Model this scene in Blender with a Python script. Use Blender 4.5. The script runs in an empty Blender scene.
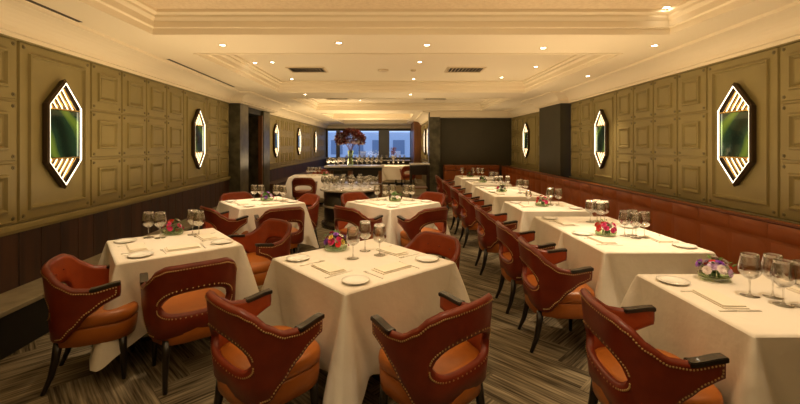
import bpy, bmesh, math, random
from mathutils import Vector, Matrix
random.seed(7)
PI = math.pi
S = bpy.context.scene
COL = S.collection
# ------------------------------------------------------------------ camera / world / exposure
EYE = 1.62; F = 400.0; VX = 393.0; HY = 145.0
cd = bpy.data.cameras.new('camera'); cam = bpy.data.objects.new('camera', cd); COL.objects.link(cam)
cam.location = (0, 0, EYE); cam.rotation_euler = (PI/2, 0, 0)
cd.sensor_width = 36; cd.lens = 36*F/800; cd.shift_x = (400-VX)/800; cd.shift_y = -(202-HY)/800
cd.clip_start = .05; cd.clip_end = 200
S.camera = cam
S.view_settings.view_transform = 'Standard'; S.view_settings.look = 'None'
S.view_settings.exposure = 0.0; S.view_settings.gamma = 1
w = bpy.data.worlds.new('world'); S.world = w; w.use_nodes = True
w.node_tree.nodes['Background'].inputs[0].default_value = (.45, .62, 1, 1)
w.node_tree.nodes['Background'].inputs[1].default_value = 1.45
WARM = (1, .72, .39)
SPOT_W = 53; WASH_W = 26
def lamp(name, kind, loc, energy, col=WARM, target=None, **kw):
    d = bpy.data.lights.new(name, kind); d.energy = energy; d.color = col
    for k, v in kw.items(): setattr(d, k, v)
    o = bpy.data.objects.new(name, d); COL.objects.link(o); o.location = loc
    if target is not None:
        o.rotation_euler = (Vector(target)-Vector(loc)).to_track_quat('-Z', 'Y').to_euler()
    return o
COFFERS = [(-2.48, 2.86, -1.0, 4.13), (-2.48, 2.86, 5.05, 8.68), (-2.5, 2.9, 9.8, 13.1), (-2.6, .75, 14.6, 17.2), (-2.6, .75, 18.2, 21.2)]
# soft general light: unseen fill lamps added in the coffers, no fittings
for i, (x0, x1, y0, y1) in enumerate(COFFERS):
    cx, cy = (x0+x1)/2, (y0+y1)/2
    a = (x1-x0)*(y1-y0)
    lamp('coffer_fill', 'AREA', (cx, cy, 2.93), 1.3*a, WARM, (cx, cy, 0), shape='RECTANGLE', size=(x1-x0)*.8, size_y=(y1-y0)*.8).visible_camera = False
for (x, y, e) in [(-1.9, 1.4, 46), (1.9, 1.4, 46), (-2.1, 4.5, 44), (2.2, 4.6, 44), (-2.1, 7.4, 34), (2.3, 7.8, 36), (.4, 3.2, 16), (.2, 9.6, 30), (-1.9, 12.7, 95), (-1.2, 15, 115), (-1.2, 17.8, 115), (2.7, 11.9, 30)]:
    lamp('ceiling_fill', 'AREA', (x, y, 1.0), e*.50, WARM, (x, y, 3), shape='DISK', size=1.3).visible_camera = False  # unseen lamps added near table height, standing in for bounce onto the ceiling

# ------------------------------------------------------------------ materials
MATS = {}
def node(nt, t, **kw):
    n = nt.nodes.new(t)
    for k, v in kw.items(): setattr(n, k, v)
    return n
def mat(name, col, rough=.5, metal=0, spec=.5, noise=None, bump=None, emit=None, coat=0, sheen=0, trans=0):
    m = bpy.data.materials.new(name); m.use_nodes = True; nt = m.node_tree
    b = nt.nodes['Principled BSDF']
    b.inputs['Base Color'].default_value = (*col, 1); b.inputs['Roughness'].default_value = rough
    b.inputs['Metallic'].default_value = metal; b.inputs['Specular IOR Level'].default_value = spec
    b.inputs['Coat Weight'].default_value = coat; b.inputs['Sheen Weight'].default_value = sheen
    if emit: b.inputs['Emission Color'].default_value = (*emit[0], 1); b.inputs['Emission Strength'].default_value = emit[1]
    tc = node(nt, 'ShaderNodeTexCoord')
    if noise:   # (scale, second colour, detail, stretch)
        n = node(nt, 'ShaderNodeTexNoise'); n.inputs['Scale'].default_value = noise[0]; n.inputs['Detail'].default_value = noise[2] if len(noise) > 2 else 4
        mp = node(nt, 'ShaderNodeMapping'); mp.inputs['Scale'].default_value = noise[3] if len(noise) > 3 else (1, 1, 1)
        r = node(nt, 'ShaderNodeValToRGB'); r.color_ramp.elements[0].position = .35; r.color_ramp.elements[1].position = .65
        r.color_ramp.elements[0].color = (*col, 1); r.color_ramp.elements[1].color = (*noise[1], 1)
        nt.links.new(tc.outputs['Object'], mp.inputs[0]); nt.links.new(mp.outputs[0], n.inputs['Vector'])
        nt.links.new(n.outputs['Fac'], r.inputs[0]); nt.links.new(r.outputs[0], b.inputs['Base Color'])
    if bump:    # (scale, strength, distance)
        n = node(nt, 'ShaderNodeTexNoise'); n.inputs['Scale'].default_value = bump[0]; n.inputs['Detail'].default_value = 3
        bp = node(nt, 'ShaderNodeBump'); bp.inputs['Strength'].default_value = bump[1]; bp.inputs['Distance'].default_value = bump[2]
        nt.links.new(tc.outputs['Object'], n.inputs['Vector']); nt.links.new(n.outputs['Fac'], bp.inputs['Height']); nt.links.new(bp.outputs[0], b.inputs['Normal'])
    MATS[name] = m
    return m
mat('ceiling', (.88, .78, .60), .75)
mat('ceiling_paper', (.72, .58, .40), .6, noise=(26, (.80, .66, .47), 3), bump=(40, .5, .02))
mat('olive', (.25, .20, .075), .5, bump=(60, .05, .004), noise=(3, (.28, .225, .085), 3))
mat('olive_dark', (.16, .13, .06), .45)
mat('bronze', (.07, .045, .025), .35, .6)
mat('wainscot', (.060, .021, .008), .5, noise=(9, (.024, .009, .005), 5, (1, 1, .10)))
mat('panel_dark', (.040, .034, .014), .6, noise=(3, (.046, .038, .017), 3))
mat('marble_dark', (.035, .032, .018), .3, noise=(5, (.11, .10, .06), 6))
mat('ledge_stone', (.22, .19, .13), .5, noise=(9, (.30, .26, .18), 5))
mat('black', (.008, .007, .006), .5)
mat('black_wood', (.012, .008, .006), .3, coat=.3)
mat('leather_red_shaded', (.15, .016, .004), .36, bump=(90, .08, .003), noise=(14, (.18, .021, .005), 3))  # chair outside: same leather as the seat, shade put into its colour
mat('leather_orange_lit', (.36, .105, .012), .36, bump=(90, .08, .003), noise=(14, (.40, .12, .015), 3))  # chair seat: lit copy of that leather, light put into its colour
mat('leather_inner', (.27, .045, .010), .36, bump=(90, .08, .003), noise=(14, (.31, .055, .012), 3))  # same leather again, tone set between the shaded and lit copies
mat('leather_banquette', (.24, .060, .008), .42, bump=(60, .1, .003), noise=(6, (.27, .070, .010), 3))
mat('piping', (.12, .028, .01), .45)
mat('brass', (.75, .55, .28), .3, .9)
mat('gold', (.80, .55, .20), .22, 1)
mat('linen', (.77, .72, .64), .85, bump=(9, .35, .02))
mat('napkin', (.78, .72, .60), .8, bump=(60, .2, .004))
mat('china', (.85, .83, .78), .15)
mat('steel', (.75, .72, .66), .35, .8)
mat('steel_dark', (.10, .08, .06), .25, .8)
mat('marble_white', (.62, .58, .52), .2, noise=(5, (.45, .42, .38), 6))
mat('brown_wood', (.22, .09, .035), .4, noise=(5, (.14, .055, .02), 5, (1, 1, .15)))
mat('red_curtain', (.10, .012, .012), .8)
mat('leaf', (.05, .13, .025), .5, noise=(30, (.10, .20, .04)))
mat('leaf_red', (.07, .010, .008), .5, noise=(20, (.17, .03, .014)))
mat('magenta', (.62, .03, .16), .5); mat('purple', (.30, .08, .55), .5); mat('lilac', (.68, .50, .74), .5); mat('petal_white', (.85, .75, .75), .5)
mat('scarlet', (.72, .03, .03), .5); mat('petal_yellow', (.75, .55, .08), .5); mat('petal_dark', (.10, .02, .03), .5)
mat('vent_white', (.72, .60, .42), .5); mat('vent_dark', (.05, .035, .02), .7)
mat('tube', (1, .95, .8), .4, emit=((1, .84, .58), 3.2)); mat('louvre', (1, .9, .7), .4, emit=((1, .76, .44), 3.2)); mat('lens', (1, .95, .8), .4, emit=((1, .85, .6), 22))
mat('frame_grey', (.16, .17, .18), .5); mat('facade', (.62, .68, .76), .7); mat('facade_dark', (.22, .28, .38), .4)
mat('terrace', (.35, .37, .40), .8)
def glass(name, tint=(1, 1, 1), base=.06, gain=.95, rough=.03):
    m = bpy.data.materials.new(name); m.use_nodes = True; nt = m.node_tree; nt.nodes.clear()
    out = node(nt, 'ShaderNodeOutputMaterial'); mx = node(nt, 'ShaderNodeMixShader'); tr = node(nt, 'ShaderNodeBsdfTransparent'); gl = node(nt, 'ShaderNodeBsdfGlossy')
    tr.inputs[0].default_value = (*tint, 1); gl.inputs['Roughness'].default_value = rough
    lw = node(nt, 'ShaderNodeLayerWeight'); lw.inputs[0].default_value = .45
    mm = node(nt, 'ShaderNodeMath', operation='MULTIPLY_ADD'); mm.inputs[1].default_value = gain; mm.inputs[2].default_value = base
    nt.links.new(lw.outputs['Facing'], mm.inputs[0]); nt.links.new(mm.outputs[0], mx.inputs[0])
    nt.links.new(tr.outputs[0], mx.inputs[1]); nt.links.new(gl.outputs[0], mx.inputs[2]); nt.links.new(mx.outputs[0], out.inputs[0])
    MATS[name] = m
glass('crystal', (.97, .96, .94), .12); glass('vase_glass', (.80, .90, .70), .10, .5); glass('pane', (.92, .96, 1), .04, .3)
# green backlit picture glass of the sconces
def art():
    m = bpy.data.materials.new('sconce_art'); m.use_nodes = True; nt = m.node_tree; b = nt.nodes['Principled BSDF']
    tc = node(nt, 'ShaderNodeTexCoord'); wv = node(nt, 'ShaderNodeTexWave'); wv.wave_type = 'BANDS'; wv.bands_direction = 'DIAGONAL'
    wv.inputs['Scale'].default_value = 1.5; wv.inputs['Distortion'].default_value = 5; wv.inputs['Detail'].default_value = 1
    r = node(nt, 'ShaderNodeValToRGB'); e = r.color_ramp.elements
    e[0].position = 0; e[0].color = (.012, .03, .02, 1); e[1].position = 1; e[1].color = (.20, .36, .06, 1)
    k = r.color_ramp.elements.new(.6); k.color = (.03, .09, .05, 1)
    nt.links.new(tc.outputs['Object'], wv.inputs['Vector']); nt.links.new(wv.outputs['Fac'], r.inputs[0]); nt.links.new(r.outputs[0], b.inputs['Base Color'])
    nt.links.new(r.outputs[0], b.inputs['Emission Color']); b.inputs['Emission Strength'].default_value = .12; b.inputs['Roughness'].default_value = .08; b.inputs['Metallic'].default_value = .35; b.inputs['Coat Weight'].default_value = 1
    MATS['sconce_art'] = m
art()
def carpet():
    m = bpy.data.materials.new('carpet'); m.use_nodes = True; nt = m.node_tree; b = nt.nodes['Principled BSDF']
    b.inputs['Roughness'].default_value = .95; b.inputs['Specular IOR Level'].default_value = .1
    uv = node(nt, 'ShaderNodeUVMap'); uv.uv_map = 'UVMap'
    mp = node(nt, 'ShaderNodeMapping'); mp.inputs['Scale'].default_value = (2.5, 60, 1)
    n = node(nt, 'ShaderNodeTexNoise'); n.inputs['Scale'].default_value = 1; n.inputs['Detail'].default_value = 3
    mp2 = node(nt, 'ShaderNodeMapping'); mp2.inputs['Scale'].default_value = (1.2, 10, 1)
    n2 = node(nt, 'ShaderNodeTexNoise'); n2.inputs['Scale'].default_value = 1
    ad = node(nt, 'ShaderNodeMix'); ad.data_type = 'FLOAT'; ad.inputs[0].default_value = .4
    r = node(nt, 'ShaderNodeValToRGB'); e = r.color_ramp.elements
    e[0].position = .38; e[0].color = (.045, .035, .022, 1); e[1].position = .66; e[1].color = (.36, .30, .20, 1)
    k = e.new(.5); k.color = (.16, .13, .085, 1)
    nt.links.new(uv.outputs[0], mp.inputs[0]); nt.links.new(uv.outputs[0], mp2.inputs[0]); nt.links.new(mp.outputs[0], n.inputs['Vector']); nt.links.new(mp2.outputs[0], n2.inputs['Vector'])
    nt.links.new(n.outputs['Fac'], ad.inputs[2]); nt.links.new(n2.outputs['Fac'], ad.inputs[3]); nt.links.new(ad.outputs[0], r.inputs[0]); nt.links.new(r.outputs[0], b.inputs['Base Color'])
    bp = node(nt, 'ShaderNodeBump'); bp.inputs['Strength'].default_value = .4; bp.inputs['Distance'].default_value = .006
    nt.links.new(n.outputs['Fac'], bp.inputs['Height']); nt.links.new(bp.outputs[0], b.inputs['Normal'])
    MATS['carpet'] = m
carpet()

# ------------------------------------------------------------------ mesh helpers
class MB:
    def __init__(s): s.bm = bmesh.new(); s.m = []
    def mi(s, name):
        if name not in s.m: s.m.append(name)
        return s.m.index(name)
    def poly(s, pts, m=0, smooth=False):
        f = s.bm.faces.new([s.bm.verts.new(p) for p in pts]); f.material_index = m; f.smooth = smooth; return f
    def box(s, x0, x1, y0, y1, z0, z1, m=0, bev=0, M=None):
        vs = [s.bm.verts.new(v) for v in [(x0,y0,z0),(x1,y0,z0),(x1,y1,z0),(x0,y1,z0),(x0,y0,z1),(x1,y0,z1),(x1,y1,z1),(x0,y1,z1)]]
        fs = [s.bm.faces.new([vs[i] for i in q]) for q in ((3,2,1,0),(4,5,6,7),(0,1,5,4),(1,2,6,5),(2,3,7,6),(3,0,4,7))]
        for f in fs: f.material_index = m
        if M is not None:
            for v in vs: v.co = M @ v.co
        if bev:
            es = list({e for f in fs for e in f.edges})
            r = bmesh.ops.bevel(s.bm, geom=es, offset=bev, segments=2, affect='EDGES', profile=.5)
            for f in r['faces']: f.material_index = m; f.smooth = True
    def lathe(s, prof, n=24, m=0, c=(0, 0, 0), sx=1, sy=1, smooth=True):
        rings = []
        for r, z in prof:
            if r < 1e-6: rings.append([s.bm.verts.new((c[0], c[1], c[2]+z))])
            else: rings.append([s.bm.verts.new((c[0]+r*sx*math.cos(2*PI*i/n), c[1]+r*sy*math.sin(2*PI*i/n), c[2]+z)) for i in range(n)])
        for a, b in zip(rings, rings[1:]):
            for i in range(n):
                j = (i+1) % n
                q = [a[i] if len(a) > 1 else a[0], a[j] if len(a) > 1 else None, b[j] if len(b) > 1 else b[0], b[i] if len(b) > 1 else None]
                q = [v for v in q if v is not None]
                if len(set(q)) >= 3:
                    f = s.bm.faces.new(q); f.material_index = m; f.smooth = smooth
    def tube(s, pts, rad, n=8, m=0, caps=True):
        rings = []
        for k, p in enumerate(pts):
            p = Vector(p); a = Vector(pts[max(k-1, 0)]); b = Vector(pts[min(k+1, len(pts)-1)]); t = (b-a).normalized()
            u = t.cross(Vector((0, 0, 1)))
            if u.length < .05: u = t.cross(Vector((1, 0, 0)))
            u.normalize(); v = t.cross(u); r = rad[k] if isinstance(rad, (list, tuple)) else rad
            rings.append([s.bm.verts.new(p+u*r*math.cos(2*PI*i/n)+v*r*math.sin(2*PI*i/n)) for i in range(n)])
        for a, b in zip(rings, rings[1:]):
            for i in range(n):
                f = s.bm.faces.new((a[i], a[(i+1) % n], b[(i+1) % n], b[i])); f.material_index = m; f.smooth = True
        if caps:
            for r in (rings[0], rings[-1]):
                f = s.bm.faces.new(r); f.material_index = m
    def build(s, name, mats=None, parent=None, loc=None, recalc=True):
        if recalc: bmesh.ops.recalc_face_normals(s.bm, faces=s.bm.faces)
        me = bpy.data.meshes.new(name); s.bm.to_mesh(me); s.bm.free()
        for k in ([mats] if isinstance(mats, str) else mats or s.m): me.materials.append(MATS[k])
        o = bpy.data.objects.new(name, me); COL.objects.link(o)
        if parent is not None: o.parent = parent
        if loc is not None: o.location = loc
        return o
def tag(o, label=None, cat=None, group=None, kind=None):
    if label: o['label'] = label
    if cat: o['category'] = cat
    if group: o['group'] = group
    if kind: o['kind'] = kind
    return o
def empty(name, loc=(0, 0, 0), rz=0):
    o = bpy.data.objects.new(name, None); COL.objects.link(o); o.location = loc; o.rotation_euler = (0, 0, rz); o.empty_display_size = .1; return o
def copy_tree(o, parent=None):
    c = o.copy(); COL.objects.link(c)
    if parent is not None: c.parent = parent
    for ch in list(o.children): copy_tree(ch, c)
    return c
class Proto:      # first use moves the source itself, then copies
    def __init__(s, root): s.root = root; s.used = False
    def put(s, loc, rz, label, cat, group):
        o = copy_tree(s.root) if s.used else s.root
        s.used = True
        o.location = loc; o.rotation_euler = (0, 0, rz)
        return tag(o, label, cat, group)
def struct(o): o['kind'] = 'structure'; return o

# ------------------------------------------------------------------ floor (planks of striped carpet laid in herringbone)
def build_floor():
    bm = bmesh.new(); uvl = bm.loops.layers.uv.new('UVMap')
    W, n = .25, 4; L = W*n; ca = math.cos(PI/4)
    def plank(x, y, horiz):
        pts = [(x, y), (x+L, y), (x+L, y+W), (x, y+W)] if horiz else [(x, y), (x+W, y), (x+W, y+L), (x, y+L)]
        r = [((a-b)*ca, (a+b)*ca) for a, b in pts]
        cx = sum(p[0] for p in r)/4; cy = sum(p[1] for p in r)/4
        if not (-5 < cx < 5.2 and -2 < cy < 24): return
        ou, ov = random.random()*50, random.random()*50
        uv = [(0, 0), (L, 0), (L, W), (0, W)] if horiz else [(0, 0), (0, W), (L, W), (L, 0)]
        f = bm.faces.new([bm.verts.new((p[0], p[1], 0)) for p in r])
        for l, (u, v) in zip(f.loops, uv): l[uvl].uv = (u+ou, v+ov)
    # herringbone lattice: unit (i,i) steps of W, repeat of 2L across
    for k in range(-120, 240):
        for j in range(-30, 30):
            x = k*W + j*2*L*.5; y = k*W - j*2*L*.5
            plank(x, y, True); plank(x+L, y+W-L, False)
    me = bpy.data.meshes.new('floor'); bm.to_mesh(me); bm.free(); me.materials.append(MATS['carpet'])
    o = bpy.data.objects.new('floor', me); COL.objects.link(o); struct(o)
    b = MB(); b.box(-5, 5.2, -2, 24, -.12, -.003); struct(b.build('floor', 'black'))
build_floor()

# ------------------------------------------------------------------ walls
XL = lambda y: -(3.088+.0632*y)
XR = lambda y: 3.369+.0653*y
PT, PB = 2.55, .93          # top and bottom of the panelling
def wall_frame(y0, side):
    """matrix: local x along the wall (+Y direction), local y = height, local z = out into the room"""
    if side == 'L': o = Vector((XL(y0), y0, 0)); d = Vector((-.0632, 1, 0)).normalized()
    else: o = Vector((XR(y0), y0, 0)); d = Vector((.0653, 1, 0)).normalized()
    up = Vector((0, 0, 1)); nrm = d.cross(up)
    if side == 'R': nrm = -nrm
    return Matrix(((d.x, up.x, nrm.x, o.x), (d.y, up.y, nrm.y, o.y), (d.z, up.z, nrm.z, o.z), (0, 0, 0, 1)))
def relief(b, M, x0, x1, z0, z1, steps, m=0):
    loops = []
    for ins, h in steps:
        loops.append([b.bm.verts.new(M @ Vector(p)) for p in ((x0+ins, z0+ins, h), (x1-ins, z0+ins, h), (x1-ins, z1-ins, h), (x0+ins, z1-ins, h))])
    for a, c in zip(loops, loops[1:]):
        for i in range(4):
            f = b.bm.faces.new((a[i], a[(i+1) % 4], c[(i+1) % 4], c[i])); f.material_index = m
    f = b.bm.faces.new(loops[-1]); f.material_index = m
def stud(b, M, x, z, m=1, r=.016):
    for rr, h0 in ((r, .016), (r*.5, .022)):
        vs = [b.bm.verts.new(M @ Vector((x+rr*math.cos(2*PI*i/10), z+rr*math.sin(2*PI*i/10), h0))) for i in range(10)]
        vb = [b.bm.verts.new(M @ Vector((x+rr*1.2*math.cos(2*PI*i/10), z+rr*1.2*math.sin(2*PI*i/10), .006))) for i in range(10)]
        f = b.bm.faces.new(vs); f.material_index = m
        for i in range(10):
            f = b.bm.faces.new((vb[i], vb[(i+1) % 10], vs[(i+1) % 10], vs[i])); f.material_index = m
SM = [(0, -.008), (.012, -.008), (.018, .01), (.105, .012), (.112, .034), (.128, .036), (.142, .014), (.155, .006), (.165, .02), (.2, .02)]
BG = [(0, -.008), (.012, -.008), (.018, .01), (.10, .012), (.108, .034), (.122, .036), (.135, .010), (.15, .006)]
def panelled(name, side, y0, bays, extra=None):
    """bays: list of ('s'|'b', width)"""
    M = wall_frame(y0, side); b = MB(); b.m = ['olive', 'olive_dark']
    x = 0; rows = 3; rh = (PT-PB)/rows
    for kind, wd in bays:
        if kind == 's':
            for r in range(rows):
                relief(b, M, x, x+wd, PB+r*rh, PB+(r+1)*rh, SM)
                for sx in (.05, wd-.05):
                    for sz in (.05, rh-.05): stud(b, M, x+sx, PB+r*rh+sz)
        else:
            relief(b, M, x, x+wd, PB, PT, BG)
            for sx in (.055, wd-.055):
                for sz in (PB+.055, PT-.055): stud(b, M, x+sx, sz)
        x += wd
    T = x
    def bx(x0, x1, z0, z1, h0, h1, m=0, bev=.004):
        b.box(x0, x1, z0, z1, h0, h1, m, bev, M)
    bx(0, T, 0, 2.8, -.15, -.009, 1, 0)             # body of the wall
    o = b.build(name); struct(o); return M, T
bays_L = [('s', .56)]*4 + [('b', .95)]
seqL = [('b', .95)]+[('s', .56)]*4+[('b', .95)]+[('s', .56)]*3
M_L, T_L = panelled('wall_left', 'L', -1.5, [('s', .57), ('b', .93), ('s', .57), ('s', .57), ('s', .57), ('s', .60), ('s', .605), ('s', .615), ('b', .93)] + [('s', .56)]*4 + [('b', .97)] + [('s', .6), ('s', .63)])
M_R, T_R = panelled('wall_right', 'R', -1.5, [('b', .93)] + [('s', .557)]*4 + [('b', .93)] + [('s', .5775)]*2 + [('b', .94)] + [('s', .535)]*4 + [('b', .96)] + [('s', .555)]*2)
print('wall lengths', T_L, T_R)
struct_boxes = []
def sbox(name, m, *boxes, bev=0):
    b = MB()
    for q in boxes: b.box(*q, bev=bev)
    return struct(b.build(name, m))
def along(name, m, side, y0, T, z0, z1, h0, h1, bev=.006):
    M = wall_frame(y0, side); b = MB(); b.box(0, T, z0, z1, h0, h1, 0, bev, M); return struct(b.build(name, m))
# left: rail mouldings, wainscot planks, stone ledge
along('trim_1', 'olive', 'L', -1.5, T_L, .875, .925, -.005, .045); along('trim_2', 'olive', 'L', -1.5, T_L, .85, .877, -.005, .028)
along('trim_3', 'olive', 'L', -1.5, T_L, PT-.012, PT+.03, -.005, .03)
M = wall_frame(-1.5, 'L'); b = MB(); x = 0
while x < T_L-.01:
    wd = min(.24, T_L-x)
    b.box(x, x+wd-.006, .0, .85, -.01, .014, 0, .004, M); x += wd
struct(b.build('baseboard_left', 'wainscot'))
along('trim_4', 'ledge_stone', 'L', -1.5, T_L, .335, .375, .014, .37); along('trim_5', 'black', 'L', -1.5, T_L, .0, .335, .014, .33)
# right: rail behind the banquette
along('trim_6', 'olive_dark', 'R', -1.5, T_R, .90, .932, -.005, .05); along('trim_7', 'olive_dark', 'R', -1.5, T_R, .0, .90, -.005, .02)
along('trim_8', 'olive', 'R', -1.5, T_R, PT-.012, PT+.03, -.005, .03)
# left doorway between dark marble pillars (y 8.9 .. 11.5)
sbox('wall_left', 'marble_dark', (-3.95, -3.40, 8.9, 9.42, 0, 2.56), bev=.01)
sbox('wall_left', 'marble_dark', (-4.0, -3.54, 10.95, 11.5, 0, 2.56), bev=.01)
sbox('ceiling', 'ceiling', (-4.2, -3.40, 8.88, 11.52, 2.562, 2.78), (3.73, 4.3, 8.91, 10.22, 2.562, 2.78))
sbox('wall_left', 'black', (-4.3, -4.15, 9.2, 11.2, 0, 2.8), (-4.2, -3.6, 9.42, 10.95, 2.42, 2.8))
sbox('trim_9', 'brown_wood', (-3.66, -3.56, 9.42, 9.5, 0, 2.42), (-3.66, -3.56, 10.87, 10.95, 0, 2.42))
b = MB()
for i in range(14):
    y = 9.55+i*.09; b.tube([(-3.95+.03*(i % 2), y, .02), (-3.95+.03*(i % 2), y, 2.4)], .05, 8)
tag(b.build('curtain', 'red_curtain'), 'dark red curtain hanging in the doorway between the marble pillars', 'curtain')
# second left wall and far right niche wall
def panelled_plain(name, x, y0, y1, face, n):
    b = MB(); b.m = ['olive', 'olive_dark']; L = y1-y0
    d = Vector((0, 1, 0)); up = Vector((0, 0, 1)); nr = Vector((face, 0, 0))
    M = Matrix(((0, 0, face, x), (1, 0, 0, y0), (0, 1, 0, 0), (0, 0, 0, 1)))
    rh = (PT-PB)/3; xx = 0
    for kind, wd in n:
        if kind == 's':
            for r in range(3): relief(b, M, xx, xx+wd, PB+r*rh, PB+(r+1)*rh, SM)
        else: relief(b, M, xx, xx+wd, PB, PT, BG)
        xx += wd
    b.box(0, L, 0, 2.8, -.15, -.009, 1, 0, M); b.box(0, L, .87, .93, -.008, .045, 0, .006, M); b.box(0, L, PT-.012, PT+.03, -.008, .03, 0, .004, M)
    return struct(b.build(name)), M
_, M_L2 = panelled_plain('wall_left', -3.76, 11.5, 22.5, 1, [('s', .5)] + ([('b', .95)] + [('s', .54)]*4)*3 + [('s', .575)] )
b = MB(); b.box(0, 11, 0, .86, -.008, .016, 0, .004, M_L2); struct(b.build('baseboard_left', 'wainscot'))
b = MB(); b.box(0, 11, .0, .5, .016, .40, 0, .01, M_L2); struct(b.build('trim_10', 'wainscot'))
# right: dark boxed pillar, far bay, dark end wall
sbox('wall_right', 'panel_dark', (3.73, 4.25, 8.93, 10.2, 0, 2.56), bev=.006)
panelled_plain('wall_right', 4.09, 10.2, 13.8, -1, [('s', .55), ('s', .55), ('b', .95), ('s', .55), ('s', .5), ('s', .5)])
sbox('wall_back', 'panel_dark', (1.36, 4.3, 13.8, 13.95, 0, 2.8))
sbox('wall_back', 'marble_dark', (1.22, 1.6, 13.55, 13.86, 0, 2.8), bev=.012)
# passage right wall
panelled_plain('wall_right', 1.36, 13.95, 19.0, -1, [('s', .5), ('b', .95), ('s', .5), ('b', .95), ('s', .5), ('s', .55), ('s', .55), ('s', .55)])
sbox('wall_right', 'brown_wood', (1.0, 1.5, 19.0, 22.5, 0, 2.8), bev=.01)
# behind the camera
sbox('wall_front', 'olive', (-3.4, 3.6, -1.65, -1.5, 0, 2.8))
# ------------------------------------------------------------------ ceiling
ZS, ZC = 2.77, 2.97
def build_ceiling():
    b = MB()
    xs0, xs1 = -4.6, 4.6
    y = -1.7
    for (x0, x1, y0, y1) in COFFERS:
        b.box(xs0, xs1, y, y0, ZS, ZS+.3); b.box(xs0, x0, y0, y1, ZS, ZS+.3); b.box(x1, xs1, y0, y1, ZS, ZS+.3)
        y = y1
    b.box(xs0, xs1, y, 22.7, ZS, ZS+.3)
    struct(b.build('ceiling', 'ceiling'))
    for i, (x0, x1, y0, y1) in enumerate(COFFERS):
        b = MB(); b.box(x0-.05, x1+.05, y0-.05, y1+.05, ZC+.02, ZC+.06); struct(b.build('ceiling', 'ceiling_paper' if i == 0 else 'ceiling'))
        b = MB()      # stepped moulding running round inside the recess
        prof = [(-.03, -.001), (-.03, -.012), (.004, -.012), (.006, .05), (.03, .06), (.03, .12), (.06, .15), (.06, .175), (.10, .19), (.10, .222)]
        rings = []
        for d, z in prof:
            rings.append([b.bm.verts.new(p) for p in ((x0+d, y0+d, ZS+z), (x1-d, y0+d, ZS+z), (x1-d, y1-d, ZS+z), (x0+d, y1-d, ZS+z))])
        for a, c in zip(rings, rings[1:]):
            for k in range(4): b.bm.faces.new((a[k], a[(k+1) % 4], c[(k+1) % 4], c[k]))
        struct(b.build('trim_%d' % (11+i), 'ceiling'))
build_ceiling()
def cornice(name, pts, inward):
    """cove running along pts (x,y) with the room on the `inward` side"""
    prof = [(0, PT), (.035, PT), (.04, PT+.03), (.075, PT+.035)] + [(.075+.25*(1-math.cos(a)), PT+.04+.15*math.sin(a)) for a in [i*PI/2/7 for i in range(8)]] + [(.345, ZS-.03), (.35, ZS)]
    b = MB(); rings = []
    for (x, y), (nx, ny) in zip(pts, inward):
        rings.append([b.bm.verts.new((x+nx*d, y+ny*d, z)) for d, z in prof])
    for a, c in zip(rings, rings[1:]):
        for k in range(len(prof)-1):
            f = b.bm.faces.new((a[k], a[k+1], c[k+1], c[k])); f.smooth = False
    struct(b.build(name, 'ceiling'))
cornice('trim_21', [(XL(-1.5), -1.5), (XL(8.9), 8.9)], [(1, 0), (1, 0)])
cornice('trim_22', [(-3.7, 8.88), (-3.40, 8.88), (-3.40, 11.52), (-3.8, 11.52)], [(0, -1), (1, -1), (1, 1), (0, 1)])
cornice('trim_23', [(-3.76, 11.5), (-3.76, 22.5)], [(1, 0), (1, -1)])
cornice('trim_24', [(XR(-1.5), -1.5), (XR(8.93), 8.93)], [(-1, 0), (-1, 0)])
cornice('trim_25', [(4.0, 8.91), (3.73, 8.91), (3.73, 10.22), (4.09, 10.22), (4.09, 13.8), (1.36, 13.8), (1.36, 19)], [(0, -1), (-1, -1), (-1, 1), (-1, 1), (-1, -1), (-1, -1), (-1, 0)])
cornice('trim_26', [(-3.76, 22.5), (1.0, 22.5)], [(1, -1), (0, -1)])
sbox('ceiling', 'ceiling', (1.25, 4.4, 13.5, 13.97, 2.57, 2.78))
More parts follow.
